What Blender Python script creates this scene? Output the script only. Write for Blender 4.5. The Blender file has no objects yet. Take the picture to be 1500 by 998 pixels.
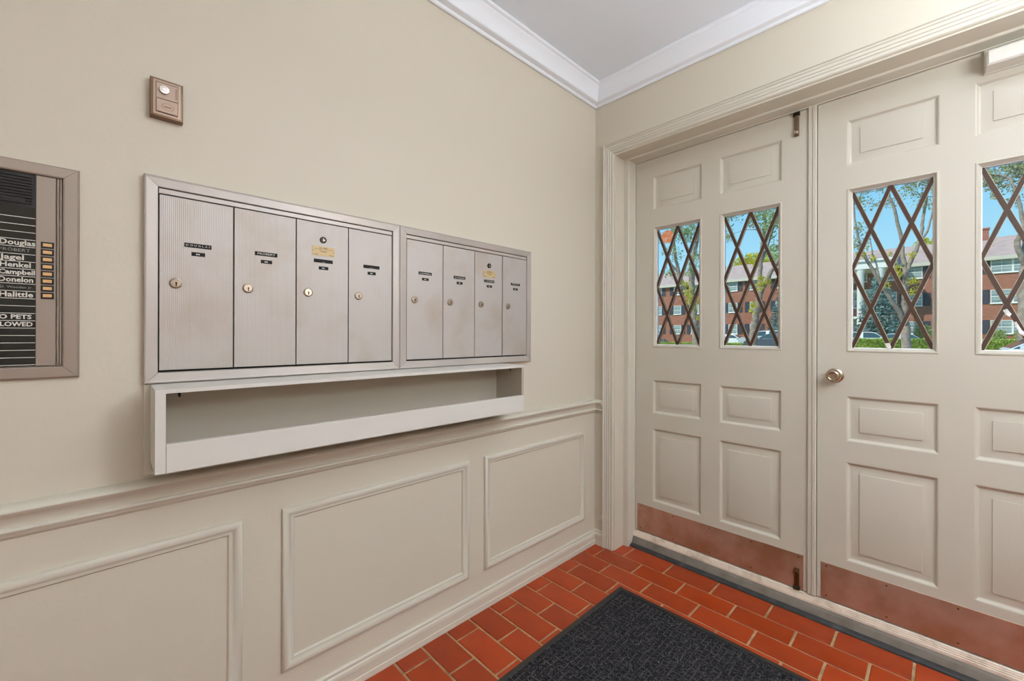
import bpy, bmesh, math, random
import numpy as np
from mathutils import Vector, Matrix
S = bpy.context.scene
COL = S.collection
R = math.radians

# ------------------------------------------------------------------ camera
CAM = Vector((1.3485, -1.9385, 1.149))
FPX, YAW, ROLL, HX, HY = 610.76, R(46.084), R(0.149), 750.0, 491.4
Fv = Vector((-math.sin(YAW), math.cos(YAW), 0))
_r = Vector((math.cos(YAW), math.sin(YAW), 0)); _u = Vector((0, 0, 1))
Rv = math.cos(ROLL) * _r + math.sin(ROLL) * _u
Uv = math.cos(ROLL) * _u - math.sin(ROLL) * _r
cd = bpy.data.cameras.new('camera')
cd.sensor_width = 36.0
cd.lens = FPX / 1500 * 36
cd.shift_y = -(499 - HY) / 1500
cd.clip_start = 0.02; cd.clip_end = 500
cam = bpy.data.objects.new('camera', cd); COL.objects.link(cam)
m = Matrix((Rv, Uv, -Fv)).transposed().to_4x4(); m.translation = CAM
cam.matrix_world = m
S.camera = cam

def at(px, py, Y):
    """world point at world depth Y that the photograph shows at pixel (px, py)"""
    d = Fv + (px - HX) / FPX * Rv - (py - HY) / FPX * Uv
    return CAM + d * ((Y - CAM.y) / d.y)

# ------------------------------------------------------------------ light, exposure
S.view_settings.view_transform = 'Standard'
S.view_settings.look = 'None'
S.view_settings.exposure = 0.04
S.view_settings.gamma = 1.0
w = bpy.data.worlds.new('sky'); S.world = w; w.use_nodes = True
nt = w.node_tree; nt.nodes.clear()
wo = nt.nodes.new('ShaderNodeOutputWorld'); bg = nt.nodes.new('ShaderNodeBackground')
tc = nt.nodes.new('ShaderNodeTexCoord'); sp = nt.nodes.new('ShaderNodeSeparateXYZ'); cr = nt.nodes.new('ShaderNodeValToRGB')
nt.links.new(tc.outputs['Generated'], sp.inputs[0]); nt.links.new(sp.outputs['Z'], cr.inputs[0])
nt.links.new(cr.outputs[0], bg.inputs[0]); nt.links.new(bg.outputs[0], wo.inputs[0])
e = cr.color_ramp.elements
e[0].position = 0.0; e[0].color = (.50, .78, .92, 1)
e[1].position = 1.0; e[1].color = (.10, .30, .68, 1)
for p_, c_ in ((.12, (.40, .74, .93, 1)), (.30, (.22, .58, .90, 1)), (.6, (.14, .42, .80, 1))):
    k = e.new(p_); k.color = c_
bg.inputs[1].default_value = 1.08

def light(name, kind, loc, energy, color, target=None, **kw):
    l = bpy.data.lights.new(name, kind); l.energy = energy; l.color = color
    for k, v in kw.items(): setattr(l, k, v)
    o = bpy.data.objects.new(name, l); COL.objects.link(o); o.location = loc
    if target is not None:
        o.rotation_euler = (Vector(target) - Vector(loc)).to_track_quat('-Z', 'Y').to_euler()
    return o
light('sun', 'SUN', (-20, -30, 40), 3.5, (1, .95, .86), target=(0, 0, 8), angle=R(0.6))
# added room lights, unseen: an opal globe pendant near the doors (its globe, built below, is the source) and a floor lamp that lights the ceiling
ADDED_PENDANT, ADDED_PENDANT_STRENGTH = (2.0, -.92, 1.66), 37
ADDED_FLOOR_LAMP = (2.40, -.98, 1.78)
ADDED_LAMP_COLOUR = (.89, .96, 1.04, 1)
up = light('added_floor_lamp_light', 'AREA', ADDED_FLOOR_LAMP, 50, (.89, .95, 1.0), target=(ADDED_FLOOR_LAMP[0], ADDED_FLOOR_LAMP[1], 3), shape='DISK', size=.26)  # added uplight that brightens the ceiling

# ------------------------------------------------------------------ materials
def lin(c):
    c = c / 255.0
    return c / 12.92 if c <= .04045 else ((c + .055) / 1.055) ** 2.4
def rgb(r, g, b): return (lin(r), lin(g), lin(b), 1)
MATS = {}
def mat(name, col, rough=.5, metal=0.0, spec=.5, noise=None, bump=None, rnd=None, island=None, emit=None):
    """noise=(scale, colour2, lo, hi); bump=(scale, strength, dist); rnd / island = value spread"""
    M = bpy.data.materials.new(name); M.use_nodes = True
    t = M.node_tree; b = t.nodes['Principled BSDF']
    b.inputs['Roughness'].default_value = rough; b.inputs['Metallic'].default_value = metal
    b.inputs['Specular IOR Level'].default_value = spec
    c = t.nodes.new('ShaderNodeRGB'); c.outputs[0].default_value = col
    out = c.outputs[0]
    co = t.nodes.new('ShaderNodeTexCoord')
    if noise:
        n = t.nodes.new('ShaderNodeTexNoise'); n.inputs['Scale'].default_value = noise[0]; n.inputs['Detail'].default_value = 5
        t.links.new(co.outputs['Object'], n.inputs['Vector'])
        mr = t.nodes.new('ShaderNodeMapRange'); mr.inputs[1].default_value = noise[2]; mr.inputs[2].default_value = noise[3]
        t.links.new(n.outputs[0], mr.inputs[0])
        mx = t.nodes.new('ShaderNodeMix'); mx.data_type = 'RGBA'
        t.links.new(mr.outputs[0], mx.inputs[0]); t.links.new(out, mx.inputs[6]); mx.inputs[7].default_value = noise[1]
        out = mx.outputs[2]
    if rnd or island:
        if rnd:
            g = t.nodes.new('ShaderNodeObjectInfo'); v = g.outputs['Random']; s_ = rnd
        else:
            g = t.nodes.new('ShaderNodeNewGeometry'); v = g.outputs['Random Per Island']; s_ = island
        mr = t.nodes.new('ShaderNodeMapRange'); mr.inputs[3].default_value = 1 - s_; mr.inputs[4].default_value = 1 + s_
        t.links.new(v, mr.inputs[0])
        hs = t.nodes.new('ShaderNodeHueSaturation'); t.links.new(mr.outputs[0], hs.inputs['Value']); t.links.new(out, hs.inputs['Color'])
        out = hs.outputs[0]
    t.links.new(out, b.inputs['Base Color'])
    if bump:
        n = t.nodes.new('ShaderNodeTexNoise'); n.inputs['Scale'].default_value = bump[0]; n.inputs['Detail'].default_value = 3
        t.links.new(co.outputs['Object'], n.inputs['Vector'])
        bp = t.nodes.new('ShaderNodeBump'); bp.inputs['Strength'].default_value = bump[1]; bp.inputs['Distance'].default_value = bump[2]
        t.links.new(n.outputs[0], bp.inputs['Height']); t.links.new(bp.outputs[0], b.inputs['Normal'])
    if emit:
        b.inputs['Emission Color'].default_value = emit[0]; b.inputs['Emission Strength'].default_value = emit[1]
    MATS[name] = M
    return M
def nodes(M): return M.node_tree, M.node_tree.nodes['Principled BSDF']

WALL = mat('wall_paint', (.70, .638, .522, 1), .55, bump=(60, .05, .01))
DOORP = mat('door_paint', (.655, .61, .51, 1), .42, spec=.4, noise=(2.2, (.63, .585, .485, 1), .45, .75), bump=(9, .04, .01))
TRIM = mat('trim_paint', (.70, .655, .55, 1), .38, spec=.4)
SHELF_SHADE = mat('shelf_inside_shade', (.52, .46, .37, 1), .6, bump=(25, .06, .01))  # interior shade of the shelf put into a darker colour
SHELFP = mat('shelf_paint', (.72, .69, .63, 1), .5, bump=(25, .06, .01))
CEIL = mat('ceiling_paint', (.86, .905, .97, 1), .7)
CROWN = mat('crown_paint', (.89, .92, .97, 1), .45)
GROUT = mat('grout', rgb(196, 160, 118), .9, noise=(30, rgb(160, 128, 92), .4, .7))
TILE = mat('quarry_tile', (.43, .050, .005, 1), .29, spec=.5, noise=(7, (.36, .037, .004, 1), .4, .7), rnd=.13, bump=(14, .12, .004))
RUBBER = mat('mat_rubber', (.028, .026, .024, 1), .5, bump=(120, .2, .002))
PILE = mat('mat_pile', (.022, .021, .023, 1), .95, spec=.1, noise=(260, (.20, .19, .20, 1), .52, .80), bump=(300, .6, .004))
PILE2 = mat('mat_ridge', (.050, .048, .050, 1), .95, spec=.1, noise=(340, (.30, .29, .30, 1), .52, .74))
ALU = mat('aluminium_frame', rgb(196, 186, 178), .42, .35, noise=(3, rgb(184, 176, 170), .35, .7), rnd=.05)
ALUD = mat('aluminium_dull', rgb(168, 154, 142), .45, .4, rnd=.04)
BRONZE = mat('bronze_plate', rgb(132, 104, 80), .4, .45)
BRONZEL = mat('bronze_cover', rgb(176, 152, 134), .38, .4)
DARK = mat('dark_gap', (.012, .010, .009, 1), .8)
BLACKP = mat('black_plastic', (.014, .013, .013, 1), .35)
LABEL = mat('label_tape', (.016, .015, .014, 1), .6, spec=.25)
WHITET = mat('white_letters', rgb(222, 218, 208), .6)
GREYT = mat('grey_letters', rgb(150, 148, 142), .6)
BRASSP = mat('brass_notice', rgb(206, 180, 132), .5, .15)
DARKT = mat('dark_letters', rgb(70, 52, 34), .7)
LOCKM = mat('lock_nickel', rgb(172, 156, 138), .32, .85)
LOCKD = mat('lock_dark', rgb(52, 44, 36), .4, .6)
KNOB = mat('satin_nickel', rgb(186, 170, 150), .24, 1.0)
STEEL = mat('bolt_steel', rgb(128, 112, 92), .42, .8)
BOLTB = mat('bolt_bronze', rgb(98, 70, 38), .4, .8)
RUBST = mat('rubber_strip', (.040, .041, .043, 1), .6, noise=(18, (.085, .085, .086, 1), .5, .75))
RAMP = mat('grey_threshold', rgb(134, 128, 118), .6, .1, noise=(14, rgb(112, 104, 92), .45, .75))
SILL = mat('sill_metal', rgb(242, 230, 212), .45, .1, noise=(20, rgb(196, 180, 158), .5, .8))
MUNT = mat('muntin_brown', rgb(76, 54, 40), .5)
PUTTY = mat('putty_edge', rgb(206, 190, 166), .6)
SPILL = mat('light_spill_white', (.93, .92, .90, 1), .5)  # near-white colour paints in daylight spilling round the door glass
STICK = mat('orange_sticker', rgb(255, 158, 112), .6, noise=(55, rgb(255, 214, 180), .45, .65))
CLOSER = mat('closer_paint', (.72, .69, .62, 1), .35)
BTN = mat('amber_button', rgb(236, 190, 132), .4)
TAPE = mat('white_tape', rgb(240, 240, 236), .7)
# copper kick plates: brushed, mottled metal
COPPER = mat('copper_plate', rgb(206, 170, 150), .34, .6, noise=(6, rgb(182, 138, 108), .40, .64), bump=(6, .10, .01))
t, b = nodes(COPPER)
n = t.nodes.new('ShaderNodeTexNoise'); n.inputs['Scale'].default_value = 9
mr = t.nodes.new('ShaderNodeMapRange'); mr.inputs[3].default_value = .24; mr.inputs[4].default_value = .50
t.links.new(n.outputs[0], mr.inputs[0]); t.links.new(mr.outputs[0], b.inputs['Roughness'])
# fluted anodised mailbox doors: vertical ribs + handling stains
BOXD = mat('fluted_aluminium', rgb(192, 184, 178), .45, .30, noise=(6, rgb(178, 164, 148), .52, .80))
t, b = nodes(BOXD)
co = t.nodes.new('ShaderNodeTexCoord'); wv = t.nodes.new('ShaderNodeTexWave'); wv.bands_direction = 'Y'
wv.inputs['Scale'].default_value = 2 * math.pi / 20 / .0039 ; wv.wave_profile = 'SIN'
t.links.new(co.outputs['Object'], wv.inputs['Vector'])
nz = [q_ for q_ in t.nodes if q_.type == 'TEX_NOISE'][0]; oi = t.nodes.new('ShaderNodeObjectInfo')
va = t.nodes.new('ShaderNodeVectorMath'); va.operation = 'MULTIPLY_ADD'; va.inputs[1].default_value = (40, 40, 40)   # each door has stains of its own
t.links.new(oi.outputs['Random'], va.inputs[0]); t.links.new(co.outputs['Object'], va.inputs[2]); t.links.new(va.outputs[0], nz.inputs['Vector'])
bp = t.nodes.new('ShaderNodeBump'); bp.inputs['Strength'].default_value = .35; bp.inputs['Distance'].default_value = .0008
t.links.new(wv.outputs['Fac'], bp.inputs['Height']); t.links.new(bp.outputs[0], b.inputs['Normal'])
# dark directory glass
DGLASS = mat('directory_glass', (.012, .012, .012, 1), .06, spec=.6)
# clear pane glass
GLASS = bpy.data.materials.new('pane_glass'); GLASS.use_nodes = True
t = GLASS.node_tree; t.nodes.clear()
o_ = t.nodes.new('ShaderNodeOutputMaterial'); mx = t.nodes.new('ShaderNodeMixShader')
tr = t.nodes.new('ShaderNodeBsdfTransparent'); gl = t.nodes.new('ShaderNodeBsdfGlossy'); fr = t.nodes.new('ShaderNodeFresnel')
tr.inputs[0].default_value = (.97, .985, .98, 1); gl.inputs['Roughness'].default_value = .02; fr.inputs[0].default_value = 1.35
t.links.new(fr.outputs[0], mx.inputs[0]); t.links.new(tr.outputs[0], mx.inputs[1]); t.links.new(gl.outputs[0], mx.inputs[2]); t.links.new(mx.outputs[0], o_.inputs[0])
# outdoors
BRICK = mat('red_brick_wall', rgb(160, 92, 76), .9)
t, b = nodes(BRICK)
br = t.nodes.new('ShaderNodeTexBrick'); co = t.nodes.new('ShaderNodeTexCoord'); mp = t.nodes.new('ShaderNodeMapping')
mp.inputs['Rotation'].default_value = (R(90), 0, 0)
t.links.new(co.outputs['Object'], mp.inputs[0]); t.links.new(mp.outputs[0], br.inputs['Vector'])
br.inputs['Scale'].default_value = 1.0; br.inputs['Brick Width'].default_value = .22; br.inputs['Row Height'].default_value = .075
br.inputs['Mortar Size'].default_value = .008
br.inputs['Color1'].default_value = (.31, .088, .050, 1); br.inputs['Color2'].default_value = (.40, .125, .075, 1); br.inputs['Mortar'].default_value = (.40, .28, .21, 1)
t.links.new(br.outputs[0], b.inputs['Base Color'])
ROOF = mat('roof_shingles', rgb(196, 172, 160), .9, noise=(1.5, rgb(180, 156, 146), .4, .7), bump=(14, .3, .03))
WHITE = mat('white_trim', rgb(236, 236, 232), .6)
FASCIA = mat('cream_fascia', rgb(206, 200, 184), .6)
SHUT = mat('dark_shutter', rgb(62, 66, 80), .6)
WPANE = mat('house_pane', rgb(158, 176, 176), .08, spec=.8, noise=(.6, rgb(104, 120, 118), .4, .65))
GRASS = mat('lawn_grass', rgb(172, 182, 84), .95, spec=.1, noise=(1.2, rgb(116, 138, 54), .35, .7), bump=(30, .5, .05))
ASPH = mat('asphalt', rgb(120, 118, 116), .9, noise=(40, rgb(100, 98, 96), .4, .6))
CONC = mat('concrete', rgb(196, 192, 184), .85, noise=(5, rgb(180, 176, 166), .4, .7))
BARK = mat('tree_bark', rgb(172, 158, 142), .95, noise=(5, rgb(140, 126, 110), .35, .65), bump=(14, .5, .04))
def leafmat(name, col, spread, tl=.45):
    M = mat(name, col, .6, island=spread, spec=.3)
    t, b = nodes(M)
    src = b.inputs['Base Color'].links[0].from_socket
    tr = t.nodes.new('ShaderNodeBsdfTranslucent'); mx = t.nodes.new('ShaderNodeMixShader'); mx.inputs[0].default_value = tl
    t.links.new(src, tr.inputs[0])
    ou = t.nodes['Material Output']
    t.links.new(b.outputs[0], mx.inputs[1]); t.links.new(tr.outputs[0], mx.inputs[2]); t.links.new(mx.outputs[0], ou.inputs[0])
    return M
LEAF = leafmat('green_leaf', rgb(172, 190, 128), .4)
LEAFD = leafmat('dusky_leaf', rgb(186, 190, 142), .4)
LEAFY = leafmat('yellow_leaf', rgb(214, 204, 62), .3)
HEDGEL = leafmat('hedge_leaf', rgb(186, 204, 104), .4, .35)
SPRUCEL = leafmat('spruce_needle', rgb(118, 150, 146), .35, .15)
CARW = mat('white_car_paint', rgb(236, 238, 240), .25, .1, spec=.7)
CARS = mat('silver_car_paint', rgb(206, 212, 214), .25, .3, spec=.7)
CARG = mat('grey_car_paint', rgb(92, 98, 114), .22, .4, spec=.7)
CARB = mat('blue_car_paint', rgb(92, 110, 140), .22, .4, spec=.7)
CGLASS = mat('car_glass', rgb(60, 84, 88), .06, spec=.9)
TYRE = mat('tyre_rubber', (.02, .02, .02, 1), .8)
HUB = mat('wheel_hub', rgb(180, 182, 186), .3, .8)
LAMPR = mat('tail_lamp', rgb(150, 30, 26), .3)
HEADL = mat('head_lamp', rgb(230, 232, 230), .15)

# ------------------------------------------------------------------ building helpers
WORLD = {}
def tag(o, label=None, cat=None, group=None, kind=None):
    if label: o['label'] = label
    if cat: o['category'] = cat
    if group: o['group'] = group
    if kind: o['kind'] = kind
    return o
def thing(name, loc, label, cat, group=None):
    o = bpy.data.objects.new(name, None); COL.objects.link(o); o.location = loc
    o.empty_display_size = .05; WORLD[o.name] = Vector(loc)
    return tag(o, label, cat, group)
def link(name, me, parent, c):
    o = bpy.data.objects.new(name, me); COL.objects.link(o); WORLD[o.name] = Vector(c)
    if parent is not None:
        o.parent = parent; o.location = Vector(c) - WORLD[parent.name]
    else: o.location = c
    return o
class MB:
    def __init__(s): s.v = []; s.f = []; s.mi = []; s.cur = 0
    def add(s, vs, fs):
        k = len(s.v); s.v += [tuple(p) for p in vs]
        s.f += [tuple(i + k for i in f) for f in fs]; s.mi += [s.cur] * len(fs)
    def box(s, a, b, T=None):
        x0, y0, z0 = a; x1, y1, z1 = b
        vs = [(x0, y0, z0), (x1, y0, z0), (x1, y1, z0), (x0, y1, z0), (x0, y0, z1), (x1, y0, z1), (x1, y1, z1), (x0, y1, z1)]
        if T: vs = [T(*p) for p in vs]
        s.add(vs, [(0, 3, 2, 1), (4, 5, 6, 7), (0, 1, 5, 4), (1, 2, 6, 5), (2, 3, 7, 6), (3, 0, 4, 7)])
    def bbox(s, a, b, e, T=None):
        """box whose +third-axis face is chamfered by e"""
        u0, v0, w0 = a; u1, v1, w1 = b
        s.rings([[(u0, v0, w0), (u1, v0, w0), (u1, v1, w0), (u0, v1, w0)],
                 [(u0, v0, w1 - e), (u1, v0, w1 - e), (u1, v1, w1 - e), (u0, v1, w1 - e)],
                 [(u0 + e, v0 + e, w1), (u1 - e, v0 + e, w1), (u1 - e, v1 - e, w1), (u0 + e, v1 - e, w1)]], T, True, True)
    def rings(s, rs, T=None, cap0=False, cap1=False, closed=True):
        n = len(rs[0]); vs = [p for r in rs for p in r]
        if T: vs = [T(*p) for p in vs]
        fs = []
        for i in range(len(rs) - 1):
            for j in range(n if closed else n - 1):
                a = i * n + j; b = i * n + (j + 1) % n
                fs.append((a, b, b + n, a + n))
        if cap0: fs.append(tuple(range(n))[::-1])
        if cap1: fs.append(tuple(range((len(rs) - 1) * n, len(rs) * n)))
        s.add(vs, fs)
    def rect(s, u0, v0, u1, v1, prof, T, cap=False):
        """sweep profile [(inset, w)] round a rectangle with mitred corners"""
        s.rings([[(u0 + i, v0 + i, w_), (u1 - i, v0 + i, w_), (u1 - i, v1 - i, w_), (u0 + i, v1 - i, w_)] for i, w_ in prof], T, False, cap)
    def cyl(s, c, r, w0, w1, T, n=20, e=0):
        def ring(rr, w_): return [(c[0] + rr * math.cos(2 * math.pi * i / n), c[1] + rr * math.sin(2 * math.pi * i / n), w_) for i in range(n)]
        rs = [ring(r, w0), ring(r, w1 - e)] + ([ring(r - e, w1)] if e else [])
        s.rings(rs, T, True, True)
    def lathe(s, c, prof, T, n=28):
        s.rings([[(c[0] + r * math.cos(2 * math.pi * i / n), c[1] + r * math.sin(2 * math.pi * i / n), w_) for i in range(n)] for r, w_ in prof], T, True, True)
    def tube(s, pts, rad, n=7):
        rs = []
        for i, p in enumerate(pts):
            d = (pts[min(i + 1, len(pts) - 1)] - pts[max(i - 1, 0)]).normalized()
            a = d.orthogonal().normalized() if i == 0 else (a - d * a.dot(d)).normalized()
            b = d.cross(a)
            rs.append([tuple(p + rad[i] * (math.cos(2 * math.pi * k / n) * a + math.sin(2 * math.pi * k / n) * b)) for k in range(n)])
        s.rings(rs, None, True, True)
    def text(s, body, size, u, v, w_, T, align='LEFT', width=None, off=0.0, ext=.0003):
        cu = bpy.data.curves.new('t', 'FONT'); cu.body = body; cu.size = size; cu.extrude = ext; cu.offset = off
        cu.align_x = align; cu.align_y = 'CENTER'; cu.resolution_u = 2
        ob = bpy.data.objects.new('t', cu); COL.objects.link(ob)
        bpy.context.view_layer.update()
        me = bpy.data.meshes.new_from_object(ob.evaluated_get(bpy.context.evaluated_depsgraph_get()))
        xs = [q.co.x for q in me.vertices] or [0]
        k = 1.0
        if width and max(xs) - min(xs) > 1e-6: k = width / (max(xs) - min(xs))
        x0 = {'LEFT': min(xs), 'RIGHT': max(xs), 'CENTER': (min(xs) + max(xs)) / 2}[align]
        s.add([T(u + (q.co.x - x0) * k, v + q.co.y, w_ + q.co.z) for q in me.vertices], [tuple(p.vertices) for p in me.polygons])
        bpy.data.objects.remove(ob); bpy.data.meshes.remove(me); bpy.data.curves.remove(cu)
    def build(s, name, mats, parent=None, smooth=False, center=True, fixn=True):
        if not isinstance(mats, (list, tuple)): mats = [mats]
        c = Vector((0, 0, 0))
        if center and s.v:
            A = np.array(s.v); c = Vector(tuple((A.min(0) + A.max(0)) / 2))
        me = bpy.data.meshes.new(name)
        me.from_pydata([tuple(Vector(p) - c) for p in s.v], [], s.f)
        for mm in mats: me.materials.append(mm)
        me.polygons.foreach_set('material_index', s.mi)
        if fixn:
            bm = bmesh.new(); bm.from_mesh(me); bmesh.ops.recalc_face_normals(bm, faces=bm.faces); bm.to_mesh(me); bm.free()
        if smooth:
            me.polygons.foreach_set('use_smooth', [True] * len(me.polygons))
            if smooth is not True: me.set_sharp_from_angle(angle=R(smooth))
        me.update()
        return link(name, me, parent, c)
def mitred_frame(u0, v0, u1, v1, prof, T, m_, parent, gap=.00035):
    """four mitred rails, each a part of its own"""
    for side in range(4):
        ends = []
        for i, w_ in prof:
            c = [(u0 + i, v0 + i), (u1 - i, v0 + i), (u1 - i, v1 - i), (u0 + i, v1 - i)]
            a, b = Vector(c[side]), Vector(c[(side + 1) % 4]); d = (b - a).normalized() * gap
            ends.append((a + d, b - d, w_))
        q = MB()
        q.rings([[(a.x, a.y, w_) for a, b, w_ in ends], [(b.x, b.y, w_) for a, b, w_ in ends]], T, True, True)
        q.build('frame_rail', m_, parent)
def struct(o): o['kind'] = 'structure'; return o
def copy_part(o, parent):
    c = o.copy(); COL.objects.link(c); c.parent = parent
    for ch in o.children: copy_part(ch, c)
    return c
TL = lambda u, v, w_: (w_, u, v)                 # left wall: u=y, v=z, w out into the room (+x)
DY = 0.16
TD = lambda u, v, w_: (u, DY - w_, v)            # door plane: u=x, v=z, w out into the room (-y)
TF = lambda u, v, w_: (u, -w_, v)                # front wall plane
TU = lambda u, v, w_: (u, v, w_)                 # floor plane

# ------------------------------------------------------------------ room shell
RX, RY, RZ = 3.4, -2.9, 2.496
def slab(name, a, b, m_):
    k = MB(); k.box(a, b); return struct(k.build(name, m_))
wall_left = slab('wall_left', (-.15, RY, -.1), (0, .2, RZ + .1), WALL)
slab('wall_right', (RX, RY, -.1), (RX + .15, .2, RZ + .1), WALL)
slab('wall_back', (-.15, RY - .15, -.1), (RX + .15, RY, RZ + .1), WALL)
slab('ceiling', (-.15, RY - .15, RZ), (RX + .15, .2, RZ + .15), CEIL)
k = MB()
OX0, OX1, OZ = .125, 1.813, 2.112
k.box((0, 0, -.1), (OX0, .2, RZ)); k.box((OX1, 0, -.1), (RX, .2, RZ)); k.box((OX0, 0, OZ), (OX1, .2, RZ))
struct(k.build('wall_front', WALL))
k = MB(); k.box((0, RY, -.1), (RX, .14, -.004))
floor = struct(k.build('floor', GROUT))
# quarry tiles in running bond
P0, PY, PX, G = -.0108, .1099, .2183, .0046
cache = {}
cells = []
for r in range(0, 27):
    ya = P0 + PY * (1 - r); yb = ya - PY
    off = .185 if r % 2 == 0 else .077
    yl, yh = yb + G, ya - G
    if r == 0: yh = .106
    x = off - PX
    while x < RX:
        x0, x1 = max(x + G, .004), min(x + PX - G, RX - .004); x += PX
        if x1 - x0 < .012 or yl < RY: continue
        cells.append((x0, x1, yl, yh))
cells.sort(key=lambda q: (Vector(((q[0] + q[1]) / 2, (q[2] + q[3]) / 2)) - Vector((.75, -.25))).length)
rest = MB()
for i, (x0, x1, y0, y1) in enumerate(cells):
    if i >= 296:
        rest.box((x0, y0, -.006), (x1, y1, 0)); continue
    key = (round(x1 - x0, 4), round(y1 - y0, 4))
    if key not in cache:
        q = MB(); q.bbox((-(x1 - x0) / 2, -(y1 - y0) / 2, -.006), ((x1 - x0) / 2, (y1 - y0) / 2, 0), .0016)
        o = q.build('tile', TILE, None, center=False); cache[key] = o.data; bpy.data.objects.remove(o)
    link('tile', cache[key], floor, ((x0 + x1) / 2, (y0 + y1) / 2, 0))
if rest.v: rest.build('tile_field', TILE, floor)['kind'] = 'stuff'

def plan_sweep(k, pts, prof):
    """pts: [(x, y, dx, dy)] plan points with the direction in which the offset grows"""
    k.rings([[(x + dx * o, y + dy * o, z) for o, z in prof] for x, y, dx, dy in pts], None, True, True, closed=False)
LOOP = [(0, RY, 1, 1), (0, 0, 1, -1), (RX, 0, -1, -1), (RX, RY, -1, 1), (0, RY, 1, 1)]
k = MB()
plan_sweep(k, LOOP, [(0, 2.404), (.010, 2.401), (.014, 2.404), (.017, 2.412), (.032, 2.414), (.037, 2.416), (.040, 2.420), (.041, 2.426),
                     (.046, 2.440), (.052, 2.454), (.061, 2.468), (.068, 2.474), (.070, 2.480), (.075, 2.482), (.079, 2.487), (.079, 2.496)])
struct(k.build('trim_1', CROWN, smooth=32))
CAS0, CAS1, CASZ = .058, 1.880, 2.182
k = MB()
plan_sweep(k, [(0, RY, 1, 0), (0, 0, 1, -1), (CAS0, 0, 0, -1)],
           [(0, .797), (.006, .798), (.020, .794), (.027, .789), (.029, .784), (.027, .779), (.021, .774), (.015, .766), (.011, .756), (.010, .750),
            (.010, .748), (.0155, .746), (.017, .742), (.0155, .738), (.010, .736), (.009, .731), (.005, .725), (0, .722)])
struct(k.build('trim_2', TRIM, smooth=35))
k = MB()
plan_sweep(k, [(0, RY, 1, 0), (0, 0, 1, -1), (CAS0, 0, 0, -1)],
           [(0, .080), (.005, .080), (.009, .076), (.010, .070), (.009, .067), (.012, .064), (.0135, .060), (.0135, .047), (.0115, .045), (.0115, .022), (.0135, .020), (.0135, 0)])
struct(k.build('baseboard_left', TRIM, smooth=35))
for (y0, y1) in ((-2.365, -1.675), (-1.576, -.885), (-.803, -.103)):
    k = MB()
    k.rect(y0, .160, y1, .638, [(0, 0), (0, .007), (.003, .011), (.008, .0135), (.013, .0135), (.018, .0115), (.021, .008), (.025, .0065), (.031, .006), (.034, .003), (.0345, 0)], TL)
    k.build('panel_moulding', TRIM, wall_left, smooth=40)
# door casing and jamb, swept round the opening: (side inset, head inset, w)
k = MB()
prof = [(0, 0, 0), (0, 0, .014), (.002, .002, .018), (.007, .007, .018), (.010, .010, .013), (.017, .017, .0145), (.020, .020, .0105), (.031, .031, .0125),
        (.034, .034, .009), (.043, .043, .0115), (.046, .046, .008), (.057, .057, .010), (.0605, .0605, .008), (.0625, .0635, .002), (.0635, .0645, -.088), (.0655, .0665, -.090),
        (.094, .077, -.090), (.0965, .079, -.0925), (.0965, .079, -.150), (.0995, .0815, -.152), (.0995, .0815, -.209), (.125, .105, -.209), (.125, .105, -.26)]
def uring(s_, h_, w_): return [TF(CAS0 + s_, 0, w_), TF(CAS0 + s_, CASZ - h_, w_), TF(CAS1 - s_, CASZ - h_, w_), TF(CAS1 - s_, 0, w_)]
k.rings([uring(*p) for p in prof], None, closed=False)
k.box((0, .2, 0), (CAS0 + .13, .27, 2.5)); k.box((CAS1 - .13, .2, 0), (RX, .27, 2.5)); k.box((0, .2, CASZ - .106), (RX, .27, 2.6))
struct(k.build('trim_3', TRIM, smooth=35))
# threshold
JX0, JX1 = CAS0 + .0965, CAS1 - .0965
k = MB(); k.box((.10, .13, -.06), (1.84, .30, .012))
th = struct(k.build('trim_4', RAMP))
q = MB()
plan_sweep(q, [(CAS0 + .064, 0, 0, 1), (CAS1 - .064, 0, 0, 1)], [(.108, -.004), (.110, .004), (.116, .008), (.130, .012), (.134, .010), (.134, -.004)])
q.build('rubber_strip', RUBST, th)
q = MB()
plan_sweep(q, [(CAS0 + .064, 0, 0, 1), (CAS1 - .064, 0, 0, 1)], [(.131, 0), (.131, .013), (.140, .034), (.149, .048), (.149, 0)])
q.build('ramp', RAMP, th)
q = MB()
plan_sweep(q, [(CAS0 + .064, 0, 0, 1), (CAS1 - .064, 0, 0, 1)], [(.147, .0), (.1465, .050), (.1472, .055), (.1490, .0565), (.1492, .061), (.1515, .0625), (.1517, .067), (.154, .0685), (.1545, .073), (.157, .0755), (.30, .0755), (.30, 0)])
q.build('sill_plate', SILL, th)

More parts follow.
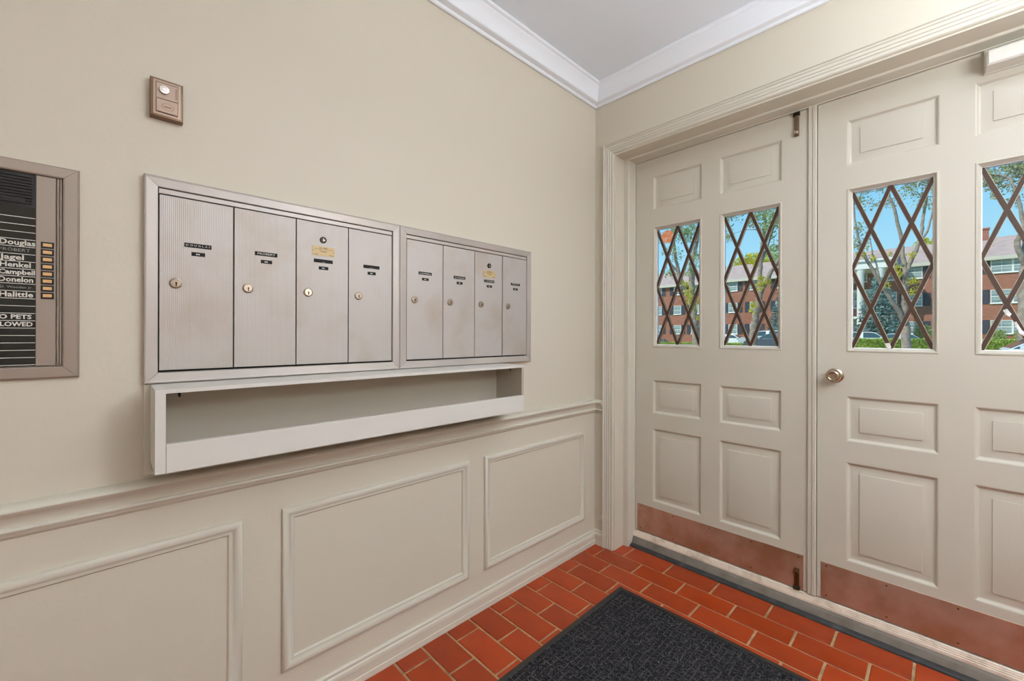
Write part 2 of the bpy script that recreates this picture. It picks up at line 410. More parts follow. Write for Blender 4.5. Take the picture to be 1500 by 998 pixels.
# ------------------------------------------------------------------ doors
LT = .045
ZB, ZT = .080, 2.0985
def lattice(u0, u1, v0, v1):
    """12 panes and 6 glazing bars of the diamond grid, in door-plane coordinates"""
    P = lambda a, b: (u0 + a * (u1 - u0), v1 - b * (v1 - v0))
    full = [[(c + .25, d), (c + .5, d + .25), (c + .25, d + .5), (c, d + .25)] for c, d in ((.25, 0), (0, .25), (.5, .25), (.25, .5))]
    tri = [[(0, 0), (.5, 0), (.25, .25)], [(.5, 0), (1, 0), (.75, .25)], [(0, 1), (.25, .75), (.5, 1)], [(.5, 1), (.75, .75), (1, 1)],
           [(0, 0), (.25, .25), (0, .5)], [(0, .5), (.25, .75), (0, 1)], [(1, 0), (1, .5), (.75, .25)], [(1, .5), (1, 1), (.75, .75)]]
    panes = [[P(*p) for p in poly] for poly in full + tri]
    bars = [((0, 0), (1, 1)), ((.5, 0), (1, .5)), ((0, .5), (.5, 1)), ((1, 0), (0, 1)), ((.5, 0), (0, .5)), ((1, .5), (.5, 1))]
    return panes, [(P(*a), P(*b)) for a, b in bars]
def door(name, u0, u1, c0, c1, c2, c3, kick):
    us = [u0, c0, c1, c2, c3, u1]; vs = [ZB, .2605, .651, .7335, .912, 1.087, 1.7335, 1.8225, 2.0025, ZT]
    k = MB()
    for i in range(5):
        for j in range(9):
            hole = i in (1, 3) and j in (1, 3, 5, 7)
            a, b_, c, d = us[i], us[i + 1], vs[j], vs[j + 1]
            if not hole: k.add([TD(a, c, 0), TD(b_, c, 0), TD(b_, d, 0), TD(a, d, 0)], [(0, 1, 2, 3)])
            if not (hole and j == 5): k.add([TD(a, c, -LT), TD(b_, c, -LT), TD(b_, d, -LT), TD(a, d, -LT)], [(3, 2, 1, 0)])
            elif hole: k.rings([[TD(a, c, w_), TD(b_, c, w_), TD(b_, d, w_), TD(a, d, w_)] for w_ in (-.03, -LT)])
    k.rings([[TD(u0, ZB, w_), TD(u1, ZB, w_), TD(u1, ZT, w_), TD(u0, ZT, w_)] for w_ in (0, -LT)])
    d = struct(k.build(name, DOORP, fixn=False))
    for a, b_ in ((c0, c1), (c2, c3)):
        for j in (1, 3, 7):
            q = MB()
            q.rect(a, vs[j], b_, vs[j + 1], [(0, 0), (.0035, -.0015), (.006, -.005), (.009, -.009), (.0125, -.0105), (.0135, -.0105), (.040, -.0050), (.0405, -.0025), (.042, -.0022)], TD, True)
            q.build('raised_panel', DOORP, d, smooth=20)
        q = MB(); g = .0145
        q.rect(a, vs[5], b_, vs[6], [(0, 0), (.002, .0025), (.006, .003), (.0085, -.001), (.0115, -.006), (g, -.008), (g, -.030), (0, -.030)], TD)
        wf = q.build('window_frame', DOORP, d, smooth=30)
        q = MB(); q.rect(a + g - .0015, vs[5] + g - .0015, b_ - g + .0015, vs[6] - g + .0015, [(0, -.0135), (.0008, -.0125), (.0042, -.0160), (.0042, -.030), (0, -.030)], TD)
        q.build('light_spill_edge', SPILL, wf)  # ring added as painted light spill at the glass edge
        panes, bars = lattice(a + g, b_ - g, vs[5] + g, vs[6] - g)
        for poly in panes:
            q = MB(); q.rings([[(x, y, w_) for x, y in poly] for w_ in (-.0225, -.0195)], TD, True, True)
            q.build('pane', GLASS, wf)
        for i, (p, p2) in enumerate(bars):
            p, p2 = Vector(p), Vector(p2); n_ = (p2 - p).normalized(); n_ = Vector((-n_.y, n_.x))
            q = MB()
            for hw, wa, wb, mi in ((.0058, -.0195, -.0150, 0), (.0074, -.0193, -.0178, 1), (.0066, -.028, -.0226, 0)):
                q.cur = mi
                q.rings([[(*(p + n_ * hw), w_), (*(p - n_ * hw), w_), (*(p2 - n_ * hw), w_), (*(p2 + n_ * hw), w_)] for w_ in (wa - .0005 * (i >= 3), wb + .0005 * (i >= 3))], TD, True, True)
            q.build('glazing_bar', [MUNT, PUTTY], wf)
    ku0, ku1 = kick
    q = MB(); q.bbox((ku0, ZB + .002, 0), (ku1, .2265, .0018), .0005, TD)
    kp = q.build('kick_plate', COPPER, d); kp['label'] = 'copper kick plate with scuffs'
    n_ = 5
    for i in range(n_):
        for zz in (.214, ZB + .016):
            q = MB(); q.cyl((ku0 + .018 + (ku1 - ku0 - .036) * i / (n_ - 1), zz), .0030, .0018, .0030, TD, 10, .0008)
            q.build('screw', BOLTB, kp)
    return d
d1 = door('door_1', .1595, .966, .2595, .5155, .600, .8565, (.1725, .938))
d2 = door('door_2', .984, 1.779, 1.078, 1.334, 1.418, 1.674, (.997, 1.766))
tag(d1, 'white-cream left door leaf with the orange sticker in its window', 'door')
tag(d2, 'white-cream right door leaf with the round nickel knob', 'door')
q = MB()   # astragal on the meeting edge of the left leaf
q.rings([[(u, v, w_) for u, w_ in ((.9515, 0), (.9515, .006), (.954, .009), (.967, .009), (.969, .012), (.979, .012), (.9815, .009), (.9815, -.02), (.966, -.02))] for v in (ZB, 2.101)], TD, True, True)
q.build('astragal', DOORP, d1)
def slide_bolt(u, z0, z1, m_, top):
    q = MB(); q.bbox((u - .0085, z0, 0), (u + .0085, z1, .010), .003, TD)
    s = q.build('slide_bolt', m_, d1)
    q = MB(); zz = z0 + .012 if top else z1 - .010
    q.lathe((u, zz), [(.006, .008), (.006, .014), (.0085, .017), (.0085, .022), (.005, .025)], TD, 14)
    q.build('bolt_knob', KNOB if top else m_, s)
    q = MB(); zz = z1 - .012 if top else z0
    q.bbox((u - .012, zz - .004, 0), (u + .012, zz + .010, .015), .003, TD); q.build('bolt_keeper', LOCKD, s)
slide_bolt(.9105, 1.996, 2.098, STEEL, True)
slide_bolt(.9150, .083, .166, BOLTB, False)
# knob
KU, KV = 1.042, .9915
q = MB(); q.lathe((KU, KV), [(.0005, 0), (.0285, 0), (.029, .003), (.0265, .006), (.022, .008), (.020, .009)], TD, 36)
ro = q.build('door_knob', KNOB, d2, smooth=40)
q = MB(); q.lathe((KU, KV), [(.013, .006), (.012, .016), (.013, .020), (.019, .024), (.0245, .030), (.026, .036), (.0245, .041), (.019, .047), (.0165, .0490), (.0160, .0475), (.012, .0465), (.003, .046)], TD, 36)
q.build('knob_handle', KNOB, ro, smooth=60)
# door closer on the right leaf
q = MB(); q.bbox((1.4365, 2.0185, 0), (1.72, 2.098, .012), .003, TD); cl = q.build('door_closer', CLOSER, d2)
q = MB(); q.bbox((1.4395, 2.0205, .012), (1.715, 2.070, .072), .005, TD); q.build('closer_body', CLOSER, cl)
q = MB(); q.bbox((1.60, 2.070, .03), (1.62, 2.080, .05), .003, TD); q.build('closer_arm', CLOSER, cl)
# sticker and tape scraps on the glazing
wins = sorted([c for c in d1.children if c.name.startswith('window_frame')], key=lambda o: o.location.x)
q = MB(); n_ = 18
q.rings([[(.331 + (.0335 + .0012 * (i % 2)) * math.cos(2 * math.pi * i / n_), 1.672 + (.0335 + .0012 * (i % 2)) * math.sin(2 * math.pi * i / n_), w_) for i in range(n_)] for w_ in (-.0194, -.0190)], TD, True, True)
q.build('sticker', STICK, wins[0])['label'] = 'round orange sticker on the glass'
wins2 = sorted([c for c in d2.children if c.name.startswith('window_frame')], key=lambda o: o.location.x)
def scrap(wf, pts):
    q = MB(); q.rings([[(u, v, w_ + .003 * (i % 2)) for i, (u, v) in enumerate(pts)] for w_ in (-.0145, -.0135)], TD, True, True)
    q.build('tape_scrap', TAPE, wf)
scrap(wins2[0], [(1.190, 1.122), (1.204, 1.124), (1.209, 1.108), (1.204, 1.100), (1.196, 1.106)])
scrap(wins2[1], [(1.480, 1.236), (1.489, 1.240), (1.499, 1.222), (1.494, 1.214), (1.486, 1.220)])
scrap(wins2[1], [(1.502, 1.196), (1.508, 1.198), (1.520, 1.170), (1.535, 1.150), (1.528, 1.146), (1.514, 1.160)])

# ------------------------------------------------------------------ mailboxes
def mailbox_unit(y0, y1, door_ys, names, label):
    root = thing('mailbox_unit', (0, (y0 + y1) / 2, 1.029), label, 'mailbox', 'eight-door mailbox bank')
    mitred_frame(y0, 1.029, y1, 1.536, [(0, 0), (0, .0165), (.0015, .0190), (.004, .0198), (.0055, .0192), (.0250, .0178), (.0263, .0165), (.0265, 0)], TL, ALU, root)
    a, b_ = y0 + .0262, y1 - .0262
    k = MB(); k.box((a, 1.054, 0), (b_, 1.512, .004), TL); k.build('cabinet_back', DARK, root)
    k = MB(); k.bbox((a + .0012, 1.4960, .004), (b_ - .0012, 1.5085, .0125), .001, TL); k.build('top_rail', ALU, root)
    for i, nm in enumerate(names):
        u0, u1 = door_ys[i] + .0014, door_ys[i + 1] - .0014
        k = MB(); k.bbox((u0, 1.0605, .004), (u1, 1.4935, .0120 + random.uniform(-.0006, .0006)), .0008, TL)
        d = k.build('mailbox_door', BOXD, root)
        L = door_ys[i]
        k = MB(); k.lathe((L + .033, 1.277), [(.0128, .012), (.0128, .0150), (.0115, .0168), (.0100, .0172), (.0095, .0166), (.002, .0166)], TL, 24)
        k.cur = 1; k.cyl((L + .0335, 1.2775), .0022, .0166, .0170, TL, 10); k.box((L + .0324, 1.2690, .0166), (L + .0346, 1.2775, .0170), TL)
        k.build('lock', [LOCKM, DARK], d, smooth=35)
        k = MB(); k.box((L + .0497, 1.3715, .012), (L + .1060, 1.3822, .0130), TL); k.cur = 1
        ty, sz, wd, al = nm[1], nm[2], nm[3], nm[4]
        k.text(nm[0], sz, L + (.078 if al == 'CENTER' else .0520), ty, .0131, TL, al, wd)
        k.build('name_label', [LABEL, WHITET if al == 'CENTER' and sz > .005 else GREYT], d)
        k = MB(); k.box((L + .0642, 1.3505, .012), (L + .0925, 1.3602, .0130), TL); k.cur = 1
        for q_ in range(3): k.box((L + .0735 + .0028 * q_, 1.3536, .0130), (L + .0755 + .0028 * q_, 1.3566, .0132), TL)
        k.build('number_label', [LABEL, WHITET], d)
        if i == 2:
            k = MB(); k.box((L + .0442, 1.3930, .012), (L + .1118, 1.4220, .0128), TL); k.cur = 1
            k.text('U.S. MAIL', .0062, L + .078, 1.4165, .0129, TL, 'CENTER')
            k.box((L + .050, 1.4122, .0128), (L + .106, 1.4128, .0130), TL)
            k.text('Property', .0058, L + .078, 1.4068, .0129, TL, 'CENTER')
            for uu in (.0475, .1085): k.cyl((L + uu, 1.4075), .0012, .0128, .0132, TL, 8)
            for uu in (.049, .095): k.box((L + uu, 1.3960, .0128), (L + uu + .013, 1.3972, .0130), TL)
            k.build('notice_plate', [BRASSP, DARKT], d)
            k = MB(); k.lathe((L + .0770, 1.4425), [(.0100, .012), (.0100, .0142), (.0085, .0152), (.0015, .0150)], TL, 20)
            k.cur = 1; k.box((L + .0758, 1.4375, .0150), (L + .0775, 1.4475, .0156), TL); k.cyl((L + .0795, 1.4415), .0022, .0150, .0156, TL, 10)
            k.build('master_lock', [LOCKD, LOCKM], d, smooth=35)
    return root
random.seed(3)
C_ = 'CENTER'
mailbox_unit(-1.8816, -1.2056, (-1.8540, -1.6983, -1.5416, -1.3854, -1.2322),
             [('D O U G L A S', 1.3768, .0062, .050, C_, '101'), ('PROBERT', 1.3768, .0078, .044, C_, '102'), ('Jagel', 1.3738, .0045, None, C_, '103'), ('Henkel', 1.3738, .0045, None, C_, '104')],
             'left bank of four fluted aluminium mailboxes, nearer the intercom')
mailbox_unit(-1.2054, -.5348, (-1.1768, -1.0194, -.8637, -.7099, -.5530),
             [('CAMPBELL', 1.3758, .0062, .050, C_, '201'), ('DONELON', 1.3758, .0066, .046, C_, '202'), ('D. WOODEN JR', 1.3765, .0058, .050, C_, '203'), ('HALITTLE', 1.3785, .0072, .040, C_, '204')],
             'right bank of four fluted aluminium mailboxes, nearer the doors')

# ------------------------------------------------------------------ mail shelf below the boxes
sh = thing('mail_shelf', (0, -1.30, .806), 'cream painted wooden parcel shelf under the mailboxes', 'shelf')
k = MB()
k.rect(-1.8805, .806, -.70, 1.0285, [(0, 0), (0, .008), (.002, .0105), (.012, .0095), (.0165, .008), (.0175, .004), (.0175, 0)], TL)
k.build('wall_frame', TRIM, sh)
SD, SZ0, SZ1, SY0, SY1 = .160, .843, 1.0275, -1.8685, -.7265
k = MB(); k.box((.0, SY0 + .016, SZ0), (.006, SY1, SZ1 - .009)); k.build('back_board', SHELF_SHADE, sh)
k = MB(); k.box((.006, SY0, SZ1 - .009), (SD, SY1, SZ1)); k.build('top_board', SHELFP, sh)
k = MB(); k.box((.006, SY0, SZ0), (SD, SY0 + .018, SZ1 - .009)); k.build('side_board', SHELFP, sh)
k = MB(); k.box((.006, SY1 - .012, SZ0), (SD - .0135, SY1, SZ1 - .009)); k.box((SD - .0135, SY1 - .012, .906), (SD, SY1, SZ1 - .009)); k.build('side_board', SHELF_SHADE, sh)
k = MB(); k.box((.006, SY0 + .018, SZ0), (SD - .0135, SY1 - .012, SZ0 + .012)); k.build('bottom_board', SHELF_SHADE, sh)
k = MB(); k.bbox((SY0 + .0185, SZ0 - .001, SD - .0135), (SY1, .906, SD + .0006), .001, TL); k.build('front_board', SHELFP, sh)
for y in (-1.826, -.790):
    k = MB(); k.tube([Vector((.146, y, 1.018)), Vector((.146, y, 1.012)), Vector((.150, y, 1.009))], [.0028, .0028, .002], 8); k.build('cup_hook', DARK, sh)

# ------------------------------------------------------------------ intercom directory
ic = thing('intercom_panel', (0, -2.175, 1.053), 'wall intercom with black name directory and amber buttons', 'intercom')
IY0, IY1, IZ0, IZ1 = -2.362, -1.9886, 1.053, 1.514
mitred_frame(IY0, IZ0, IY1, IZ1, [(0, 0), (0, .006), (.002, .0105), (.004, .012), (.023, .012), (.0255, .0105), (.0262, .004), (.0262, 0)], TL, ALUD, ic)
k = MB(); 
for y0, y1, h in ((-2.0534, -2.0243, .0075), (-2.0232, -2.0198, .0065), (-2.0188, -2.0152, .0065), (IY0 + .0265, -2.300, .0075)):
    k = MB(); k.bbox((y0, 1.081, 0), (y1, 1.4875, h), .001, TL); k.build('face_strip', ALUD, ic)
k = MB(); k.box((-2.300, 1.081, 0), (-2.0536, 1.4160, .0050), TL); gl_ = k.build('directory_glass', DGLASS, ic)
k = MB(); k.box((-2.300, 1.4162, 0), (-2.0536, 1.4875, .004), TL)
z = 1.4235
while z < 1.482:
    k.box((-2.290, z, .004), (-2.0585, z + .0028, .0075), TL); z += .0062
k.box((-2.0975, 1.426, .004), (-2.069, 1.434, .008), TL)
k.build('speaker_grille', BLACKP, ic)
ROWS = {0: ('Douglas', -2.0540, .0150, WHITET, .00035, .049), 1: ('PROBERT', -2.0615, .0090, GREYT, .0, .042), 2: ('Jagel', -2.0700, .0145, WHITET, .00035, .033),
        3: ('Henkel', -2.0605, .0145, WHITET, .00035, .042), 4: ("'Campbell", -2.0545, .0135, WHITET, .0004, .052), 5: ('Donelon', -2.0570, .0145, WHITET, .00035, .047),
        6: ('D. Wooden Jr.', -2.0580, .0072, GREYT, .0, .044), 7: ('Halittle', -2.0570, .0150, WHITET, .00035, .046),
        10: ('NO PETS', -2.0590, .0125, WHITET, .00035, .055), 11: ('ALLOWED', -2.0575, .0125, WHITET, .00035, .060)}
PZ, Z0 = .01552, 1.3400
for i in range(-4, 17):
    zc = Z0 - i * PZ
    if zc < 1.084: break
    k = MB(); k.cur = 0
    k.box((-2.299, zc - PZ / 2 - .0006, .0050), (-2.0540, zc - PZ / 2 + .0006, .0056), TL)
    mats_ = [WHITET, WHITET]
    if i in ROWS:
        tx, yr, sz, m_, of, wd = ROWS[i]; k.cur = 1; mats_ = [WHITET, m_]
        k.text(tx, sz, yr, zc, .0052, TL, 'RIGHT', wd, of)
    k.build('name_strip', mats_, gl_)
for i in range(8):
    zc = Z0 - i * PZ
    k = MB(); k.bbox((-2.0460, zc - .0066, .0070), (-2.0272, zc + .0066, .0100), .0008, TL); bz = k.build('button', BLACKP, ic)
    k = MB(); k.bbox((-2.0432, zc - .0034, .0090), (-2.0300, zc + .0034, .0112), .0008, TL); k.build('button_cap', BTN, bz)

# ------------------------------------------------------------------ bronze buzzer plate
bz = thing('key_switch_plate', (0, -1.8395, 1.678), 'small bronze key switch plate high on the wall', 'switch plate')
k = MB(); k.rect(-1.8712, 1.6795, -1.8082, 1.7735, [(0, 0), (0, .018), (.0015, .0215), (.0055, .0225), (.0065, .0205)], TL, True); k.build('housing', BRONZE, bz, smooth=25)
k = MB(); k.rect(-1.8665, 1.6835, -1.8125, 1.7690, [(0, .0200), (.001, .0230), (.0055, .0232), (.0062, .0222)], TL, True); k.build('cover', BRONZEL, bz)
k = MB(); k.bbox((-1.8605, 1.7240, .0222), (-1.8185, 1.7615, .0240), .001, TL); k.build('upper_plate', BRONZEL, bz)
k = MB(); k.lathe((-1.8450, 1.7450), [(.0100, .0235), (.0100, .0290), (.0092, .0305), (.0055, .0308), (.0050, .0300), (.0042, .0300), (.0040, .0308), (.001, .0308)], TL, 28); k.build('key_cylinder', mat('polished_nickel', rgb(226, 216, 208), .25, .7), bz, smooth=40)
k = MB(); k.bbox((-1.8605, 1.6905, .0222), (-1.8185, 1.7205, .0262), .0012, TL)
k.cur = 1
n_ = 28
k.rings([[(-1.8385 + a_ * math.cos(2 * math.pi * i / n_), 1.7055 + a_ * .72 * math.sin(2 * math.pi * i / n_), .0266) for i in range(n_)] for a_ in (.0118, .0106)], TL)
k.box((-1.8455, 1.7040, .0262), (-1.8315, 1.7068, .0266), TL)
k.build('lower_plate', [BRONZEL, BRONZE], bz)
k = MB(); k.cur = 0
k.box((-1.8235, 1.7300, .0240), (-1.8212, 1.7570, .0243), TL); k.build('lettering_strip', BRONZE, bz)

# ------------------------------------------------------------------ entrance mat
MX0, MX1, MY0, MY1 = .318, 1.54, -2.06, -.2555
mt = thing('entrance_mat', ((MX0 + MX1) / 2, (MY0 + MY1) / 2, 0), 'charcoal waffle entrance mat with black rubber border on the tiles', 'mat')
k = MB(); k.rect(MX0, MY0, MX1, MY1, [(0, 0), (.001, .0015), (.018, .0048), (.021, .0050), (.0225, .0035), (.0225, .001)], TU); k.build('rubber_border', RUBBER, mt)
k = MB(); k.box((MX0 + .020, MY0 + .020, .0003), (MX1 - .020, MY1 - .020, .0018)); k.build('backing', PILE, mt)
k = MB(); random.seed(8)
cw = .0200
a0, a1, b0, b1 = MX0 + .024, MX1 - .024, MY0 + .024, MY1 - .024
nx, ny = int((a1 - a0) / cw), int((b1 - b0) / cw)
V = []; Fc = []
for i in range(nx):
    for j in range(ny):
        if a0 + i * cw + .02 < .3: continue
        x, y = a0 + (i + .5) * cw, b0 + (j + .5) * cw
        h = .0058 + random.uniform(-.0009, .0009); s0 = cw * .5; s1 = cw * .26
        jx, jy = random.uniform(-.0018, .0018), random.uniform(-.0018, .0018)
        # a raised square rim that falls to a pit in the middle
        k.rings([[(x - s0, y - s0, .0018), (x + s0, y - s0, .0018), (x + s0, y + s0, .0018), (x - s0, y + s0, .0018)],
                 [(x - s0 * .97, y - s0 * .97, h), (x + s0 * .97, y - s0 * .97, h), (x + s0 * .97, y + s0 * .97, h), (x - s0 * .97, y + s0 * .97, h)],
                 [(x - s0 * .78 + jx, y - s0 * .80 + jy, h), (x + s0 * .78 + jx, y - s0 * .80 + jy, h), (x + s0 * .78 + jx, y + s0 * .80 + jy, h), (x - s0 * .78 + jx, y + s0 * .80 + jy, h)],
                 [(x - s1, y - s1, .0022), (x + s1, y - s1, .0022), (x + s1, y + s1, .0022), (x - s1, y + s1, .0022)]], None, False, True)
        base = len(k.mi) - 13
        for q_ in range(4, 8): k.mi[base + q_] = int(random.random() < .62)
k.build('waffle_pile', [PILE, PILE2], mt, fixn=False)['kind'] = 'stuff'

# ------------------------------------------------------------------ added lamps, unseen (to the right of the frame)
x, y, z = ADDED_PENDANT
lp = thing('added_pendant_lamp', (x, y, RZ), 'added, unseen opal globe pendant lamp hanging by the entrance doors', 'lamp')
k = MB(); k.lathe((x, y), [(.01, RZ), (.06, RZ), (.055, RZ - .02), (.01, RZ - .03)], TU, 24); k.build('ceiling_rose', WHITE, lp)
k = MB(); k.cyl((x, y), .006, z + .12, RZ - .02, TU, 8); k.build('stem', LOCKM, lp)
k = MB(); k.lathe((x, y), [(max(.004, .13 * math.sin(a)), z - .13 * math.cos(a)) for a in np.linspace(0, math.pi, 15)], TU, 28)
k.build('globe', mat('added_opal_globe', (.9, .9, .88, 1), .4, emit=(ADDED_LAMP_COLOUR, ADDED_PENDANT_STRENGTH)), lp, smooth=True)
x, y, z = ADDED_FLOOR_LAMP
fl = thing('added_floor_lamp', (x, y, 0), 'added, unseen slim floor lamp whose open bowl lights the ceiling', 'lamp')
k = MB(); k.lathe((x, y), [(.01, 0), (.15, 0), (.15, .015), (.02, .03), (.01, .03)], TU, 28); k.build('base', LOCKM, fl)
k = MB(); k.cyl((x, y), .012, .02, z - .11, TU, 12); k.build('pole', LOCKM, fl)
k = MB(); k.lathe((x, y), [(.01, z - .12), (.06, z - .11), (.12, z - .06), (.16, z + .02), (.155, z + .02), (.115, z - .055), (.055, z - .10), (.01, z - .105)], TU, 28); k.build('bowl', WHITE, fl, smooth=40)

# ------------------------------------------------------------------ outdoors: ground
GZ = -.06
k = MB(); k.box((-60, 2.2, GZ - .1), (60, 36, GZ)); struct(k.build('parking_lot', ASPH))
k = MB(); k.box((-1, .27, GZ - .1), (3.5, 2.2, .03)); struct(k.build('porch_slab', CONC))
k = MB(); k.box((-70, 36, GZ - .1), (60, 110, GZ + .02)); struct(k.build('lawn', GRASS))

# ------------------------------------------------------------------ apartment building
BY = 55.5
ap = thing('apartment_building', (-9, BY + 6, 0), 'three-storey red brick apartment block across the car park', 'building')
BX0, BX1, EZ, RIDZ, BD = -36.0, 16.0, 8.30, 11.05, 12.0
k = MB(); k.box((BX0, BY, -.1), (BX1, BY + BD, EZ)); k.build('brick_wall', BRICK, ap)
k = MB(); ov = .45
k.add([(BX0 - ov, BY - ov, EZ), (BX1 + ov, BY - ov, EZ), (BX1 + ov, BY + BD + ov, EZ), (BX0 - ov, BY + BD + ov, EZ), (BX0 - ov, BY + BD / 2, RIDZ), (BX1 + ov, BY + BD / 2, RIDZ)],
      [(0, 1, 5, 4), (2, 3, 4, 5), (0, 4, 3), (1, 2, 5), (0, 3, 2, 1)])
rf = k.build('roof', ROOF, ap)
k = MB(); k.box((BX0 - ov, BY - ov - .06, EZ - .28), (BX1 + ov, BY - ov + .02, EZ + .06)); k.box((BX0 - ov, BY - ov, EZ - .28), (BX1 + ov, BY + .0, EZ - .20)); k.build('fascia', FASCIA, ap)
k = MB(); k.box((3.55, BY + 5.2, RIDZ - .9), (4.35, BY + 6.2, RIDZ + .75)); k.box((3.48, BY + 5.1, RIDZ + .75), (4.42, BY + 6.3, RIDZ + .9)); k.build('chimney', BRICK, ap)
for vx in (-22.4, -22.0):
    k = MB(); k.box((vx, BY + 2.2, EZ + 1.0), (vx + .25, BY + 2.5, EZ + 1.55)); k.build('roof_vent', SHUT, ap)
def house_window(xc, z0, wd, n, ht=1.2, shut=True, Y=BY):
    a, b_ = xc - wd / 2, xc + wd / 2
    T = lambda u, v, w_: (u, Y - w_, v)
    k = MB(); k.rect(a, z0, b_, z0 + ht, [(0, 0), (0, .06), (.055, .06), (.055, .01)], T)
    for i in range(1, n): k.box((a + wd * i / n - .06, z0 + .05, .0), (a + wd * i / n + .06, z0 + ht - .05, .06), T)
    k.box((a + .05, z0 + ht / 2 - .035, 0), (b_ - .05, z0 + ht / 2 + .035, .05), T)
    for i in range(n):
        c = a + wd * (i + .5) / n
        k.box((c - .010, z0 + .05, 0), (c + .010, z0 + ht - .05, .035), T)
    for f_ in (.27, .74): k.box((a + .05, z0 + ht * f_ - .010, 0), (b_ - .05, z0 + ht * f_ + .010, .035), T)
    k.box((a - .06, z0 - .08, 0), (b_ + .06, z0, .12), T)
    wn = k.build('window', WHITE, ap)
    for i in range(n):
        for h0, h1 in ((.03, .5), (.5, .97)):
            k = MB(); k.box((a + wd * i / n + .05, z0 + ht * h0, 0), (a + wd * (i + 1) / n - .05, z0 + ht * h1, .022), T); k.build('pane', WPANE, wn)
    if shut:
        for s0, s1 in ((a - .56, a - .06), (b_ + .06, b_ + .56)):
            k = MB(); k.rect(s0, z0 - .04, s1, z0 + ht + .04, [(0, 0), (0, .06), (.05, .06), (.06, .035)], T, True)
            for q_ in range(7):
                zz = z0 + .1 + q_ * (ht - .2) / 6.2; k.box((s0 + .07, zz, .03), (s1 - .07, zz + .09, .05), T)
            k.build('shutter', SHUT, ap)
for z0 in (1.42, 4.17, 6.90):
    for xc in (-30.4, -27.6, -24.75, -22.3, -19.9, -17.5, -15.0, -12.2): house_window(xc, z0, 1.05, 1)
    house_window(-.75, z0, 1.1, 1)
    house_window(5.5, z0, 2.6, 2)
    house_window(10.6, z0, 2.6, 2)
    for xc in (-9.4, -6.6, -4.9, -2.6): house_window(xc, z0, 1.1, 1, 1.5, False)
# portico with tall white columns
k = MB(); PYF = BY - 4.2
k.box((-10.6, PYF, 7.75), (-2.2, BY, 8.45)); k.box((-10.8, PYF - .2, 8.45), (-2.0, BY, 8.62)); k.build('portico_entablature', WHITE, ap)
k = MB(); k.add([(-10.8, PYF - .2, 8.62), (-2.0, PYF - .2, 8.62), (-2.0, BY + 5, 10.4), (-10.8, BY + 5, 10.4), (-10.8, BY + 5, 8.62), (-2.0, BY + 5, 8.62)], [(0, 1, 2, 3), (0, 3, 4), (1, 5, 2), (0, 4, 5, 1), (2, 5, 4, 3)])
k.build('portico_roof', ROOF, ap)
for px in (1174, 1203, 1260.5, 1290):
    x = at(px, 450, PYF + .4).x
    k = MB(); k.lathe((x, PYF + .4), [(.36, 0), (.36, .35), (.29, .42), (.28, 7.3), (.34, 7.45), (.36, 7.75)], TU, 20); k.build('column', WHITE, ap, smooth=30)
for z0 in (2.95, 5.7):
    k = MB(); k.box((-10.0, BY - 1.6, z0), (-3.0, BY, z0 + .25)); k.build('balcony', WHITE, ap)

# ------------------------------------------------------------------ plants
def leaves(name, pts, size, m_, parent, rng, flat=.0):
    """one quad per leaf, a loose mass that nobody could count"""
    n = len(pts); P = np.array(pts)
    a = rng.normal(size=(n, 3)); a /= np.linalg.norm(a, axis=1)[:, None]
    b = rng.normal(size=(n, 3)); b -= a * (a * b).sum(1)[:, None]; b /= np.linalg.norm(b, axis=1)[:, None]
    s = (size * rng.uniform(.6, 1.3, n))[:, None]
    V = np.stack([P - a * s, P + b * s * .5, P + a * s, P - b * s * .5], 1).reshape(-1, 3)
    c = (V.min(0) + V.max(0)) / 2
    me = bpy.data.meshes.new(name)
    me.from_pydata([tuple(v) for v in (V - c)], [], [(4 * i, 4 * i + 1, 4 * i + 2, 4 * i + 3) for i in range(n)])
    me.materials.append(m_)
    o = link(name, me, parent, c); o['kind'] = 'stuff'
    return o
def ball(rng, c, r, n, k=1.0):
    d = rng.normal(size=(n, 3)); d /= np.linalg.norm(d, axis=1)[:, None]
    return np.array(c) + d * (np.array(r) * (rng.uniform(0, 1, n) ** (1 / 2.2))[:, None])
